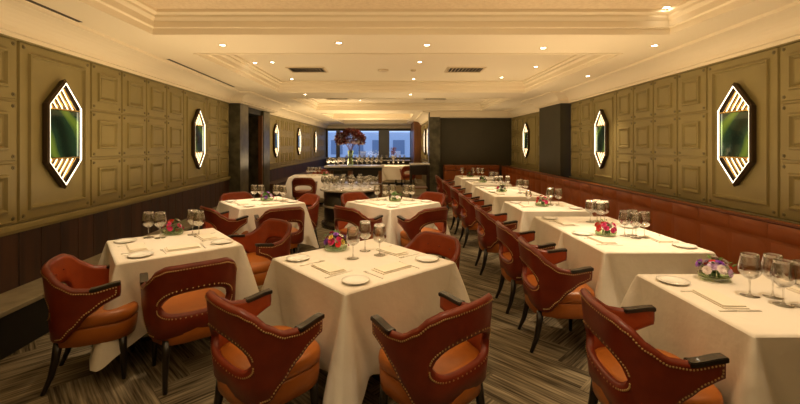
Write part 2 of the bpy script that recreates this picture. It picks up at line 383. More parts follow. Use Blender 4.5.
# ------------------------------------------------------------------ far windows
YW = 22.5
def px2x(px, y): return (px-VX)*y/F
def build_windows():
    zt, zb = 2.46, .88
    b = MB(); b.box(-4, 1.5, YW, YW+.15, zt, 2.8); b.box(-4, 1.5, YW, YW+.15, 0, zb)
    b.box(-4, px2x(327, YW), YW, YW+.15, zb, zt); b.box(px2x(411, YW), 1.5, YW, YW+.15, zb, zt)
    struct(b.build('wall_far', 'panel_dark'))
    spans = [(327, 337), (339, 379.5), (388.5, 411)]
    for i in range(2): # piers between windows
        a, c = spans[i][1], spans[i+1][0]
        sbox('wall_far', 'frame_grey', (px2x(a, YW), px2x(c, YW), YW-.04, YW+.15, zb, zt))
    for i, (a, c) in enumerate(spans):
        x0, x1 = px2x(a, YW), px2x(c, YW); b = MB(); t = .05
        b.box(x0, x1, YW, YW+.1, zt-t, zt); b.box(x0, x1, YW, YW+.1, zb, zb+t); b.box(x0, x0+t, YW, YW+.1, zb+t, zt-t); b.box(x1-t, x1, YW, YW+.1, zb+t, zt-t)
        if x1-x0 > 1.5: b.box((x0+x1)/2-.02, (x0+x1)/2+.02, YW+.01, YW+.09, zb+t, zt-t)
        o = struct(b.build('window_%d' % (i+1), 'frame_grey'))
        g = MB(); g.box(x0+t, x1-t, YW+.045, YW+.055, zb+t, zt-t); g.build('window_pane', 'pane', o)
    # terrace and the building across the street
    sbox('ground', 'terrace', (-9, 7, YW+.16, 34, -.1, 0))
    b = MB(); b.m = ['facade', 'facade_dark']; b.box(-9, 7, 31, 33, 0, 2.6, 0)
    for i in range(9):
        b.box(-8+i*1.6, -7.1+i*1.6, 30.96, 31, .9, 2.0, 1)
    tag(b.build('building'), 'pale blue building with dark windows seen through the far windows', 'building')
    for k, x in enumerate((-1.9, -.6, .45)):
        r = empty('terrace_chair', (x, 24.4, 0), .4*k)
        tag(r, 'white outdoor chair on the terrace, %s of three beyond the far windows' % ('leftmost', 'middle', 'rightmost')[k], 'chair', 'terrace chairs')
        q = MB(); q.box(-.25, .25, -.25, .25, .42, .46, bev=.01); q.build('seat', 'petal_white', r)
        q = MB(); q.box(-.25, .25, .22, .26, .47, 1.25, bev=.01); q.build('backrest', 'petal_white', r)
        for sx in (-.22, .22):
            for sy in (-.22, .22): q = MB(); q.tube([(sx, sy, 0), (sx, sy, .42)], .015); q.build('leg', 'petal_white', r)
build_windows()

# ------------------------------------------------------------------ ceiling fittings
def ord_name(i, n):
    if n == 1: return 'only'
    if i == 0: return 'leftmost'
    if i == n-1: return 'rightmost'
    return ['', 'second', 'third', 'fourth', 'fifth', 'sixth', 'seventh', 'eighth', 'ninth', 'tenth', 'eleventh', 'twelfth', 'thirteenth', 'fourteenth', 'fifteenth', 'sixteenth', 'seventeenth', 'eighteenth', 'nineteenth', 'twentieth'][i]+' from the left' if i < 20 else 'farther along'
def mk_downlight():
    r = empty('downlight')
    b = MB(); b.lathe([(.030, .0), (.030, -.004), (.048, -.006), (.052, -.001), (.052, .0)], 20); b.build('trim_ring', 'vent_white', r)
    b = MB(); b.lathe([(0, -.002), (.03, -.002), (.03, .0)], 16); b.build('lens', 'lens', r)
    return r
DL = Proto(mk_downlight())
dl_spots = [  # x, y, z, target x, y, watts factor, label
 (-1.96, 4.6, ZS, -1.9, 5.7, .8, 'recessed ceiling downlight, leftmost on the first cross beam'),
 (-.61, 4.5, ZS, 0, 5.6, .6, 'recessed ceiling downlight on the first cross beam, second from its left'),
 (.39, 4.6, ZS, .1, 5.8, .8, 'recessed ceiling downlight near the middle of the first cross beam'),
 (1.78, 4.74, ZS, 2.0, 5.5, .8, 'recessed ceiling downlight on the first cross beam, right of the middle'),
 (3.02, 4.62, ZS, 2.3, 4.2, .6, 'recessed ceiling downlight near the right wall, rightmost on the first cross beam'),
 (2.72, 3.98, ZC+.02, 2.1, 3.55, .9, 'recessed ceiling downlight in the corner of the nearest coffer'),
 (-2.3, 6.67, ZC+.02, -1.95, 6.2, .8, 'recessed ceiling downlight in the second coffer, outer of the left pair'),
 (-2.0, 6.62, ZC+.02, -1.95, 5.9, .5, 'recessed ceiling downlight in the second coffer, inner of the left pair'),
 (.44, 6.6, ZC+.02, 0, 6.0, .8, 'recessed ceiling downlight in the middle of the second coffer'),
 (2.5, 7.0, ZC+.02, 2.1, 7.0, 1, 'recessed ceiling downlight at the right of the second coffer'),
 (-2.1, 8.3, ZC+.02, -.9, 8.1, .9, 'recessed ceiling downlight at the far left of the second coffer'),
 (.43, 8.3, ZC+.02, -.7, 8.2, .9, 'recessed ceiling downlight at the far middle of the second coffer'),
 (-2.0, 9.1, ZS, -2.2, 10.9, 1.1, 'recessed ceiling downlight on the second cross beam, left one'),
 (.4, 9.1, ZS, -.9, 8.3, .8, 'recessed ceiling downlight on the second cross beam, right one'),
 (3.25, 6.67, ZS, 3.9, 6.9, .4, 'recessed ceiling downlight by the right cornice above the second sconce')]
SPOTS_EXTRA = [(-.22, 2.9, -.22, 2.94, .7), (-1.9, 3.3, -1.9, 3.5, .82), (2.0, 2.0, 2.0, 2.2, .7), (2.1, 3.3, 2.08, 3.5, .9), (.9, 1.2, .6, 1.6, .4), (-1.0, 1.3, -1.0, 1.7, .4)]
for i, (x, y, tx, ty, k) in enumerate(SPOTS_EXTRA):
    names = ['over the front centre table', 'over the left front table', 'over the nearest banquette table', 'over the second banquette table', 'over the aisle at the front right', 'over the aisle at the front left']
    dl_spots.append((x, y, ZC+.02, tx, ty, k, 'recessed ceiling downlight '+names[i]))
dl_spots += [(2.1, 5.3, ZC+.02, 2.1, 5.5, .5, 'recessed ceiling downlight over the fourth banquette table'),
             (2.2, 8.1, ZC+.02, 2.1, 7.9, 1, 'recessed ceiling downlight at the far right of the second coffer'),
             (2.2, 10.6, ZC+.02, 2.1, 9.6, 1.6, 'recessed ceiling downlight at the right of the third coffer'),
             (-1.0, 12.2, ZC+.02, -1, 12.3, 1.3, 'recessed ceiling downlight above the red foliage display'),
             (.1, 15.8, ZC+.02, .1, 16.4, 1.5, 'recessed ceiling downlight above the far clothed table')]
for x, y, z, tx, ty, k, lab in dl_spots:
    DL.put((x, y, z), 0, lab, 'ceiling light', 'recessed downlights')
    lamp('downlight_beam', 'SPOT', (x, y, z-.02), SPOT_W*k*3.2, (1, .75, .47), (tx, ty, .75), spot_size=math.radians(46), spot_blend=.85, shadow_soft_size=.05)
# vents
def mk_vent():
    r = empty('ceiling_vent')
    b = MB(); L, W = .62, .42
    b.box(-L/2, L/2, -W/2, W/2, -.004, 0); b.build('backing', 'vent_dark', r)
    b = MB(); t = .03
    b.box(-L/2-t, L/2+t, -W/2-t, -W/2, -.018, 0); b.box(-L/2-t, L/2+t, W/2, W/2+t, -.018, 0); b.box(-L/2-t, -L/2, -W/2, W/2, -.018, 0); b.box(L/2, L/2+t, -W/2, W/2, -.018, 0)
    b.build('frame', 'vent_white', r)
    for i in range(10):
        b = MB(); x = -L/2+.03+i*.062
        b.poly([(x, -W/2, -.004), (x+.035, -W/2, -.03), (x+.035, W/2, -.03), (x, W/2, -.004)]); b.poly([(x+.003, -W/2, -.004), (x+.003, W/2, -.004), (x+.038, W/2, -.03), (x+.038, -W/2, -.03)])
        b.build('slat', 'vent_white', r)
    return r
VT = Proto(mk_vent())
for x, y, z, lab in [(-1.55, 7.25, ZC+.02, 'white slatted air vent in the second coffer, left of centre'), (1.3, 7.25, ZC+.02, 'white slatted air vent in the second coffer, right of centre'),
                  (-1.65, 11.7, ZC+.02, 'white slatted air vent in the third coffer, left of centre'), (1.25, 11.7, ZC+.02, 'white slatted air vent in the third coffer, right of centre')]:
    VT.put((x, y, z), 0 if x < 0 else PI, lab, 'air vent', 'ceiling vents')
for i, (y0, y1, lab) in enumerate([(2.6, 3.74, 'narrow dark slot vent in the ceiling near the left wall, nearer one'), (5.35, 7.93, 'narrow dark slot vent in the ceiling near the left wall, farther one')]):
    b = MB(); M = Matrix(((1, 0, 0, 0), (0, 1, 0, 0), (0, 0, 1, 0), (0, 0, 0, 1)))
    xa, xb = -2.72-.054*y0, -2.72-.054*y1
    b.bm.faces.new([b.bm.verts.new(p) for p in ((xa-.02, y0, ZS-.003), (xa+.02, y0, ZS-.003), (xb+.02, y1, ZS-.003), (xb-.02, y1, ZS-.003))])
    r = bmesh.ops.extrude_face_region(b.bm, geom=list(b.bm.faces))
    for v in [g for g in r['geom'] if isinstance(g, bmesh.types.BMVert)]: v.co.z += .003
    tag(b.build('slot_vent', 'vent_dark'), lab, 'air vent', 'slot vents')
def disc_thing(name, x, y, z, r, lab, cat):
    b = MB(); b.lathe([(0, -.03), (r*.7, -.03), (r, -.012), (r, 0)], 20); return tag(b.build(name, 'vent_white', None, (x, y, z)), lab, cat)
disc_thing('smoke_detector', -.18, 7.3, ZC+.02, .10, 'round white ceiling speaker between the two air vents', 'ceiling speaker')
disc_thing('smoke_detector', .37, 7.3, ZC+.02, .05, 'small round smoke detector between the two air vents', 'smoke detector')

# ------------------------------------------------------------------ sconces
def mk_sconce():
    """local: x along wall, y up, z out of wall. hexagon .46 x 1.1"""
    r = empty('wall_sconce'); hw, hh, hs = .225, .55, .29
    hexa = lambda k, z: [(hw*k, -hs*k-(hh-hs)*(k-1)*0, z), (hw*k, hs*k, z), (0, hh*k, z), (-hw*k, hs*k, z), (-hw*k, -hs*k, z), (0, -hh*k, z)]
    b = MB(); A = [hexa(.97, 0), hexa(1.0, .05), hexa(.95, .068), hexa(.95, .02)]
    R = [[b.bm.verts.new(p) for p in l] for l in A]
    for a, c in zip(R, R[1:]):
        for i in range(6): b.bm.faces.new((a[i], a[(i+1) % 6], c[(i+1) % 6], c[i]))
    b.build('frame', 'bronze', r)
    b = MB(); b.poly(hexa(.96, .024)); b.poly(hexa(.96, .018)); b.build('backing', 'bronze', r)
    b = MB(); b.box(-hw*.88, hw*.88, -hs*.80, hs*.80, .026, .042, bev=.003); b.build('picture_glass', 'sconce_art', r)
    P = hexa(.925, .058)
    for i in range(6):
        b = MB(); b.tube([P[i], P[(i+1) % 6]], .008 if i in (0, 3) or abs(P[i][0]-P[(i+1) % 6][0]) < .01 else .0055, 7); b.build('light_tube', 'tube', r)
    for s in (-1, 1):
        b = MB(); b.box(-hw*.86, hw*.86, s*hs*.83-.006, s*hs*.83+.006, .03, .068, bev=.002); b.build('crossbar', 'gold', r)
    for s in (-1, 1):
        for i in range(5):     # slanting lit louvres filling the pointed ends
            b = MB(); q = MB()
            x0 = -hw*.74+i*.070; sl = .75
            # from crossbar up along a slope until the hex edge
            ya = hs*.85; edge = lambda x: hh*.90-(hh*.90-hs*.94)*abs(x)/(hw*.90)
            x, y = x0, ya
            while y < edge(x)-.004 and x > -hw*.84: x -= .004; y += .004/sl*1.0
            if y-ya < .02: continue
            b.tube([(x0, s*ya, .045), (x, s*y, .045)], .005, 6); b.build('louvre', 'louvre', r)
            q.tube([(x0+.02, s*ya, .05), (x+.02*.6, s*min(y, edge(x+.012)), .05)], .008, 6); q.build('slat', 'gold', r)
    return r
SC = mk_sconce(); sc_used = [False]
def put_sconce(M, x, z, lab):
    o = copy_tree(SC) if sc_used[0] else SC; sc_used[0] = True
    o.matrix_world = M @ Matrix.Translation((x, z, .010)); tag(o, lab, 'wall light', 'hexagonal wall sconces')
def wl(side, y):   # local x along wall M for world y
    return (y+1.5)/math.cos(math.atan(.0632 if side == 'L' else .0653))
put_sconce(M_L, wl('L', 4.0), 1.73, 'glowing hexagonal wall sconce with green glass, nearest on the left wall')
put_sconce(M_L, wl('L', 7.2), 1.73, 'glowing hexagonal wall sconce, second on the left wall, above the wainscot')
put_sconce(M_R, wl('R', 4.2), 1.73, 'glowing hexagonal wall sconce with green glass, nearest on the right wall')
put_sconce(M_R, wl('R', 7.3), 1.73, 'glowing hexagonal wall sconce, second on the right wall above the banquette')
for y, n in ((12.7, 'first beyond the marble pillars on the left'), (15.8, 'middle one of the far left three'), (19.1, 'farthest on the left wall by the windows')):
    put_sconce(M_L2, y-11.5, 1.76, 'glowing hexagonal wall sconce, '+n)
MR2 = Matrix(((0, 0, -1, 4.09), (1, 0, 0, 10.2), (0, 1, 0, 0), (0, 0, 0, 1)))
put_sconce(MR2, 1.95, 1.76, 'glowing hexagonal wall sconce on the right wall beyond the dark boxed pillar')
MR3 = Matrix(((0, 0, -1, 1.36), (1, 0, 0, 13.95), (0, 1, 0, 0), (0, 0, 0, 1)))
put_sconce(MR3, 1.0, 1.76, 'glowing hexagonal wall sconce on the passage wall, nearer of the two')
put_sconce(MR3, 2.45, 1.76, 'glowing hexagonal wall sconce on the passage wall, farther of the two')
# ------------------------------------------------------------------ banquette
def build_banquette():
    r = empty('banquette', (0, 0, 0)); tag(r, 'long rust leather banquette running the length of the right wall', 'banquette')
    face = lambda y: 3.24+.026*y
    y0, y1, TOP = .2, 13.3, .94
    w = .42; y = y0
    lo = MB(); hi = MB()
    n = int(round((y1-y0)/w)); w = (y1-y0)/n
    for i in range(n):
        ya, yb = y0+i*w, y0+(i+1)*w
        for mb, za, zb, t in ((lo, .44, .775, .0), (hi, .785, TOP, -.012)):
            xf = [face(ya)+t, face(yb)+t]
            bb = mb
            # padded channel: rounded box
            vs = []
            m = 5
            for a in range(m+1):
                row = []
                for c in range(m+1):
                    u, v = a/m, c/m
                    puff = .018*(1-(2*u-1)**6)*(1-(2*v-1)**6)
                    yy = ya+.002+(yb-ya-.004)*u
                    row.append(bb.bm.verts.new((face(yy)+t+.03-puff, yy, za+(zb-za)*v)))
                vs.append(row)
            for a in range(m):
                for c in range(m):
                    f = bb.bm.faces.new((vs[a][c], vs[a+1][c], vs[a+1][c+1], vs[a][c+1])); f.smooth = True
    lo.build('back_channels', 'leather_banquette', r); hi.build('headroll', 'leather_banquette', r)
    b = MB()
    vs = [(face(y0)+.025, y0), (face(y1)+.025, y1), (face(y1)+.24, y1), (face(y0)+.14, y0)]
    lo_, hi_ = [b.bm.verts.new((x, y, 0)) for x, y in vs], [b.bm.verts.new((x, y, TOP-.006)) for x, y in vs]
    b.bm.faces.new(lo_); b.bm.faces.new(hi_)
    for i in range(4): b.bm.faces.new((lo_[i], lo_[(i+1) % 4], hi_[(i+1) % 4], hi_[i]))
    b.build('back_body', 'leather_banquette', r)
    b = MB(); b.tube([(face(y0)+.012, y0, TOP-.002), (face(y1)+.012, y1, TOP-.002)], .012); b.build('piping', 'piping', r)
    # seat
    y = y0; 
    for i in range(14):
        ya = y0+i*(y1-y0)/14; yb = ya+(y1-y0)/14-.006
        b = MB(); b.box(face(ya)-.52, face(ya)+.03, ya, yb, .30, .46, bev=.03); b.build('seat_cushion', 'leather_banquette', r)
    b = MB(); b.box(2.8, 3.2, y0, y1, 0.0, .299); b.build('plinth', 'black_wood', r)
    # end section along the dark back wall
    r2 = empty('banquette', (0, 0, 0)); tag(r2, 'short rust leather banquette against the dark end wall', 'banquette')
    b = MB(); x = 1.72
    while x < 3.2:
        b.box(x, x+.36, 13.3, 13.78, .0, .775, bev=.02); b.box(x, x+.36, 13.29, 13.78, .785, TOP, bev=.02); x += .365
    b.build('backrest', 'leather_banquette', r2)
    b = MB(); b.box(1.72, 3.0, 12.75, 13.29, .3, .46, bev=.03); b.build('seat_cushion', 'leather_banquette', r2)
    b = MB(); b.box(1.76, 2.9, 12.85, 13.28, 0, .299); b.build('plinth', 'black_wood', r2)
build_banquette()

# ------------------------------------------------------------------ chairs
def interp(tab, t):
    for (a, va), (b, vb) in zip(tab, tab[1:]):
        if t <= b:
            k = (t-a)/(b-a); k = max(0, min(1, k))
            return va+(vb-va)*(k*k*(3-2*k)*.5+k*.5)
    return tab[-1][1]
PLAN = [(-.16, 0), (-.155, .135), (-.132, .215), (-.075, .27), (.01, .292), (.12, .293), (.25, .282)]
def catmull(P, t):
    n = len(P)-1; f = t*n; i = min(int(f), n-1); k = f-i
    p0 = Vector(P[i-1]) if i > 0 else Vector((P[1][0], -P[1][1])); p1, p2 = Vector(P[i]), Vector(P[i+1]); p3 = Vector(P[i+2]) if i+2 <= n else 2*p2-p1
    return .5*((2*p1)+(-p0+p2)*k+(2*p0-5*p1+4*p2-p3)*k*k+(-p0+3*p1-3*p2+p3)*k**3)
ZT = [(0, .815), (.25, .81), (.38, .785), (.52, .725), (.68, .672), (.82, .66), (1, .682)]
ZB = [(0, .35), (.40, .345), (.52, .355), (.64, .42), (.78, .51), (.9, .572), (1, .607)]
OW = .36
def shell_pt(s, z, off=0):
    t = abs(s); p = catmull(PLAN, t); e = .004
    q = catmull(PLAN, min(t+e, 1))-catmull(PLAN, max(t-e, 0)); q.normalize()
    nrm = Vector((-q.y, q.x))                      # outward for the +y half
    p = p+nrm*off
    k = (z-.45)
    lean = .13*k*max(0, 1-t*1.15)
    x = p.x-lean; y = p.y*(1+.12*k)
    return Vector((x, y if s >= 0 else -y, z))
def mk_chair():
    r = empty('dining_armchair'); TH = .042
    b = MB(); b.m = ['leather_red_shaded', 'leather_inner']; bm = b.bm
    N = 44; cols = []
    for i in range(N+1):
        s = -1+2*i/N; t = abs(s); zt, zb = interp(ZT, t), interp(ZB, t)
        if t < OW: g = math.sqrt(1-(t/OW)**2); o2, o1 = .55+.10*g, .55-.075*g**.8
        else: o1 = o2 = zb+(zt-zb)*min(.5, .45)
        if t >= OW and t < .5: o1 = o2 = .55+(zb+(zt-zb)*.45-.55)*(t-OW)/(.5-OW)
        zs = [zb, zb+(o1-zb)*.5, o1] ; up = [o2+(zt-o2)*k for k in (0, .2, .45, .7, .9, 1)]
        low = [bm.verts.new(shell_pt(s, z)) for z in zs]
        if t < OW-1e-6: hi = [bm.verts.new(shell_pt(s, z)) for z in up]
        else: hi = [low[2]]+[bm.verts.new(shell_pt(s, z)) for z in up[1:]]
        cols.append((s, low, hi))
    for (s0, l0, h0), (s1, l1, h1) in zip(cols, cols[1:]):
        for A, B in ((l0, l1), (h0, h1)):
            for k in range(len(A)-1):
                q = [A[k], B[k], B[k+1], A[k+1]]
                f = bm.faces.new(q); f.smooth = True; f.material_index = 0
    bmesh.ops.recalc_face_normals(bm, faces=bm.faces)
    bm.normal_update(); bm.verts.ensure_lookup_table()
    # thicken inward with a rounded rim
    ov = list(bm.verts); of = list(bm.faces); be = [e for e in bm.edges if len(e.link_faces) == 1]
    sv = {}
    for (s, lo, hi) in cols:
        for v in lo+hi: sv[v] = s
    inner = {}
    for v in ov:
        c = shell_pt(sv[v], v.co.z, -TH); inner[v] = bm.verts.new(c)
    rim = {}
    for e in be:
        for v in e.verts:
            if v in rim: continue
            fc = sum((f.calc_center_median() for f in v.link_faces), Vector())/len(v.link_faces)
            d = v.co-fc; nn = (v.co-inner[v].co).normalized(); d -= nn*d.dot(nn)
            # perpendicular to the boundary direction
            nb = [ee.other_vert(v).co for ee in v.link_edges if len(ee.link_faces) == 1]
            if len(nb) == 2:
                tt = (nb[0]-nb[1]).normalized(); d -= tt*d.dot(tt)
            d.normalize(); rim[v] = bm.verts.new((v.co+inner[v].co)/2+d*TH*.38)
    for f in of:
        g = bm.faces.new([inner[v] for v in reversed(f.verts)]); g.smooth = True; g.material_index = 1
    for e in be:
        a, c = e.verts
        g = bm.faces.new((a, c, rim[c], rim[a])); g.smooth = True; g.material_index = 0
        g = bm.faces.new((rim[a], rim[c], inner[c], inner[a])); g.smooth = True; g.material_index = 0
    b.build('backrest', None, r)
    # seat: cushion and upholstered base
    def slab(mb, zs, m=0):
        # D-shaped outline, front +x
        out = []
        for i in range(40):
            a = 2*PI*i/40; ex = 2/3.4
            x = .247*math.copysign(abs(math.cos(a))**ex, math.cos(a)); y = .252*math.copysign(abs(math.sin(a))**ex, math.sin(a))
            out.append((x+.095, y*(1-.05*(x < -.1))))
        rings = [[mb.bm.verts.new((x*k, y*k, z)) for x, y in out] for k, z in zs]
        for a, c in zip(rings, rings[1:]):
            for i in range(40):
                f = mb.bm.faces.new((a[i], a[(i+1) % 40], c[(i+1) % 40], c[i])); f.smooth = True
        mb.bm.faces.new(rings[0]); f = mb.bm.faces.new(rings[-1]); f.smooth = True
    b = MB(); slab(b, [(.96, .405), (1.0, .415), (1.005, .44), (.99, .468), (.93, .482), (.7, .488), (.3, .49)]); b.build('seat_cushion', 'leather_orange_lit', r)
    b = MB(); slab(b, [(.93, .285), (.965, .29), (.985, .34), (.99, .395), (.96, .404)]); b.build('seat_base', 'leather_orange_lit', r)
    # nailheads
    b = MB()
    def nail(s, z):
        p = shell_pt(s, z, .001); q = shell_pt(s, z, .006); n = (q-p).normalized(); u = n.cross(Vector((0, 0, 1))).normalized(); v = n.cross(u)
        ring = [b.bm.verts.new(p+u*.0052*math.cos(a)+v*.0052*math.sin(a)) for a in [k*PI/3 for k in range(6)]]; top = b.bm.verts.new(q)
        for k in range(6): f = b.bm.faces.new((ring[k], ring[(k+1) % 6], top)); f.smooth = True
    s = -.985
    while s < .985:
        nail(s, interp(ZT, abs(s))-.016); s += .0205
    for sg in (-1, 1):
        t = .44
        while t < .985: nail(sg*t, interp(ZB, t)+.014); t += .0185 if t > .55 else .022
        z = interp(ZB, .985)+.025
        while z < interp(ZT, .985)-.025: nail(sg*.985, z); z += .014
    b.build('nailhead_trim', 'brass', r); b = MB()
    k = 0
    while k < 2*PI:
        a = math.cos(k); t = OW*a; g = abs(math.sin(k))
        z = .55+.10*g if math.sin(k) > 0 else .55-.075*g**.8
        nail((t)*1.06, z+(.013 if math.sin(k) > 0 else -.013)); k += .105
    b.build('nailhead_trim', 'brass', r)
    # wooden arm caps
    for sg in (-1, 1):
        b = MB(); rows = []
        for k in range(7):
            t = .80+.20*k/6+ (.012 if k == 6 else 0); tt = min(t, 1); z = interp(ZT, tt)+.004
            po, pi = shell_pt(sg*tt, z, .004), shell_pt(sg*tt, z, -TH-.004)
            d = (shell_pt(sg*1, z)-shell_pt(sg*.97, z)).normalized()*(.014 if k == 6 else 0)
            rows.append([b.bm.verts.new(p) for p in (po+d+Vector((0, 0, -.012)), po+d+Vector((0, 0, .012)), pi+d+Vector((0, 0, .012)), pi+d+Vector((0, 0, -.012)))])
        for a, c in zip(rows, rows[1:]):
            for i in range(4): b.bm.faces.new((a[i], a[(i+1) % 4], c[(i+1) % 4], c[i]))
        b.bm.faces.new(rows[0]); b.bm.faces.new(rows[-1])
        bmesh.ops.recalc_face_normals(b.bm, faces=b.bm.faces); bmesh.ops.bevel(b.bm, geom=[e for e in b.bm.edges if e.calc_face_angle(0) > .6], offset=.004, segments=2, affect='EDGES')
        b.build('arm_cap', 'black_wood', r)
    for sx, sy in ((1, 1), (1, -1), (-1, 1), (-1, -1)):
        b = MB()
        if sx > 0: pts = [(.26, .19*sy, .29), (.265, .195*sy, .2), (.27, .2*sy, .1), (.272, .203*sy, 0)]
        else: pts = [(-.095, .175*sy, .32), (-.11, .183*sy, .2), (-.132, .19*sy, .1), (-.172, .197*sy, 0)]
        b.tube(pts, [.028, .024, .019, .014], 8); b.build('leg', 'black_wood', r)
    for s in (-.16, 0, .16):
        b = MB(); p = shell_pt(s, .72, -TH-.001); b.lathe([(0, -.006), (.006, -.004), (.008, 0), (.006, .004), (0, .006)], 8, c=p); b.build('tuft_button', 'leather_red_shaded', r)
    return r
CH = Proto(mk_chair())
G_T = 'leather armchairs around the square tables'; G_B = 'leather armchairs along the banquette tables'
R = math.radians
CHAIRS = [
 (-.765, 2.19, 47, 'rust leather armchair at the left front side of the front centre table'),
 (.27, 2.15, 131, 'rust leather armchair at the right front side of the front centre table'),
 (.30, 3.46, 222, 'rust leather armchair tucked behind the right corner of the front centre table'),
 (-2.20, 2.84, 26, 'rust leather armchair by the stone ledge, left of the left front table'),
 (-1.43, 2.85, 128, 'rust leather armchair with its back to us at the left front table'),
 (-1.30, 4.1, 228, 'rust leather armchair behind the right side of the left front table'),
 (-2.28, 5.25, 45, 'rust leather armchair at the left front side of the middle left table'),
 (-1.45, 5.22, 122, 'rust leather armchair with its back to us at the middle left table'),
 (-1.42, 6.35, 222, 'rust leather armchair at the right far side of the middle left table'),
 (-2.55, 6.6, 312, 'rust leather armchair behind the middle left table near the wainscot'),
 (-.52, 5.28, 46, 'rust leather armchair at the left front side of the middle centre table'),
 (.44, 5.2, 128, 'rust leather armchair at the right front side of the middle centre table'),
 (.58, 6.6, 225, 'rust leather armchair behind the right side of the middle centre table'),
 (-.58, 6.6, 315, 'rust leather armchair behind the left side of the middle centre table'),
 (-2.2, 9.9, 92, 'rust leather armchair in front of the far left clothed table'),
 (.60, 15.42, 105, 'rust leather armchair beside the far clothed table near the windows'),
 (-2.35, 12.9, 262, 'rust leather armchair behind the far left clothed table'),
]
for x, y, a, lab in CHAIRS: CH.put((x, y, 0), R(a), lab, 'chair', G_T)
ordw = ['nearest', 'second', 'third', 'fourth', 'fifth', 'sixth', 'seventh', 'farthest']
for i, (x, y, a) in enumerate([(1.215, 2.04, -4), (1.265, 3.31, -4), (1.265, 4.04, 0), (1.27, 5.17, -3), (1.28, 6.5, 0), (1.28, 7.45, 3), (1.29, 8.85, 0), (1.31, 10.45, 0)]):
    CH.put((x, y, 0), R(a), 'rust leather armchair on the aisle side of the banquette row, %s from the camera' % ordw[i], 'chair', G_B)

# ------------------------------------------------------------------ tables and cloths
def cloth_mesh(a, c, seed, shared=()):
    """a, c half sizes along local x, y; shared: sides ('+y','-y') touching another table"""
    rnd = random.Random(seed); b = MB(); K = 16; per = []
    ds = [0, .012, .03, .05, .07, .09, .11, .13, .15, .17, .19, .215, .25, .29, .33]
    for (sx, sy, dx, dy, half, nx, ny) in ((-1, -1, 1, 0, a, 0, -1), (1, -1, 0, 1, c, 1, 0), (1, 1, -1, 0, a, 0, 1), (-1, 1, 0, -1, c, -1, 0)):
        L = 2*half; arr = [d for d in ds if d < half]+[L-d for d in reversed(ds) if 0 < d < half]
        mid = [ds[-1]+(L-2*ds[-1])*k/6 for k in range(1, 6)] if L > .65 else []
        arr = sorted(set(arr+mid))
        for d in arr:
            px, py = sx*a+dx*d, sy*c+dy*d; dd = min(d, L-d)
            cx = (sx if d <= half else sx+2*dx); cy = (sy if d <= half else sy+2*dy)
            side = ('+x' if nx > 0 else '-x' if nx < 0 else '+y' if ny > 0 else '-y')
            per.append((px, py, nx, ny, dd, cx, cy, side, d))
    ph = [rnd.random()*6 for _ in range(4)]; rows = []; top = .772
    camp = [rnd.uniform(.85, 1.2) for _ in range(4)]
    for k in range(K+1):
        v = ([0, .008, .03]+[.03+.97*(i/(K-2)) for i in range(1, K-1)])[k]; row = []
        for (px, py, nx, ny, dd, cx, cy, side, d) in per:
            hem = .24-.12*math.exp(-(dd/.13)**2); z = top-(top-hem)*v
            if k == 0: z = top
            w = .012+.15*v; q = dd/w; amp = camp[int((cx+1)/2+(cy+1))]
            g = max(0, min(1, (1.08-q)/.5))
            mx = 0 if (cx > 0 and '+x' in shared) or (cx < 0 and '-x' in shared) else 1
            my = 0 if (cy > 0 and '+y' in shared) or (cy < 0 and '-y' in shared) else 1
            vv = v**.9
            ox = cx*.145*vv*g*amp*mx; oy = cy*.145*vv*g*amp*my
            val = -.045*vv*math.exp(-((q-1.25)/.28)**2)
            wav = (.014*math.sin(d*15+ph[0]+nx*2)+.007*math.sin(d*29+ph[1]+ny*3))*vv*min(1, dd/.25)+.006*math.sin(z*9+d*7+ph[2])*min(1, v*3)*min(1, dd/.2)
            sh = side in shared
            base = .004*(1 if k else 0)+(.026*vv+val+wav if not sh else 0)
            row.append(b.bm.verts.new((px+ox+nx*base, py+oy+ny*base, z)))
        rows.append(row)
    n = len(per)
    for A, B in zip(rows, rows[1:]):
        for i in range(n):
            f = b.bm.faces.new((A[i], A[(i+1) % n], B[(i+1) % n], B[i])); f.smooth = True
    b.bm.edges.ensure_lookup_table()
    for i in range(n):
        e = b.bm.edges.get((rows[1][i], rows[1][(i+1) % n]))
        if e: e.smooth = False
    # top surface with a soft rounded edge
    inr = []
    for kk, zz in ((.99, top+.0045), (.95, top+.0052), (.6, top+.0055), (.3, top+.0055)):
        inr.append([b.bm.verts.new((p[0]*kk, p[1]*kk, zz)) for p in per])
    prev = rows[0]
    for l in inr:
        for i in range(n):
            f = b.bm.faces.new((prev[i], prev[(i+1) % n], l[(i+1) % n], l[i])); f.smooth = True
        prev = l
    b.bm.faces.new(prev)
    return b
TOPZ = .7775
def mk_table(name, x, y, rz, a, c, lab, group, clothlab, seed, shared=()):
    r = empty(name, (x, y, 0), rz); tag(r, lab, 'table', group)
    b = MB(); b.box(-a+.012, a-.012, -c+.012, c-.012, .735, .768, bev=.004); b.build('tabletop', 'brown_wood', r)
    b = MB(); b.lathe([(0, .03), (.035, .03), (.035, .7), (.09, .735)], 16); b.build('pedestal', 'black_wood', r)
    b = MB(); b.box(-a*.55, a*.55, -.04, .04, 0, .035, bev=.006); b.box(-.04, .04, -c*.55, c*.55, 0, .034, bev=.006); b.build('foot', 'black_wood', r)
    cb = cloth_mesh(a, c, seed, shared); o = cb.build('tablecloth', 'linen', None, (x, y, 0)); o.rotation_euler = (0, 0, rz)
    o.data.polygons.foreach_set('use_smooth', [True]*len(o.data.polygons))
    tag(o, clothlab, 'tablecloth', 'white tablecloths')
    return r
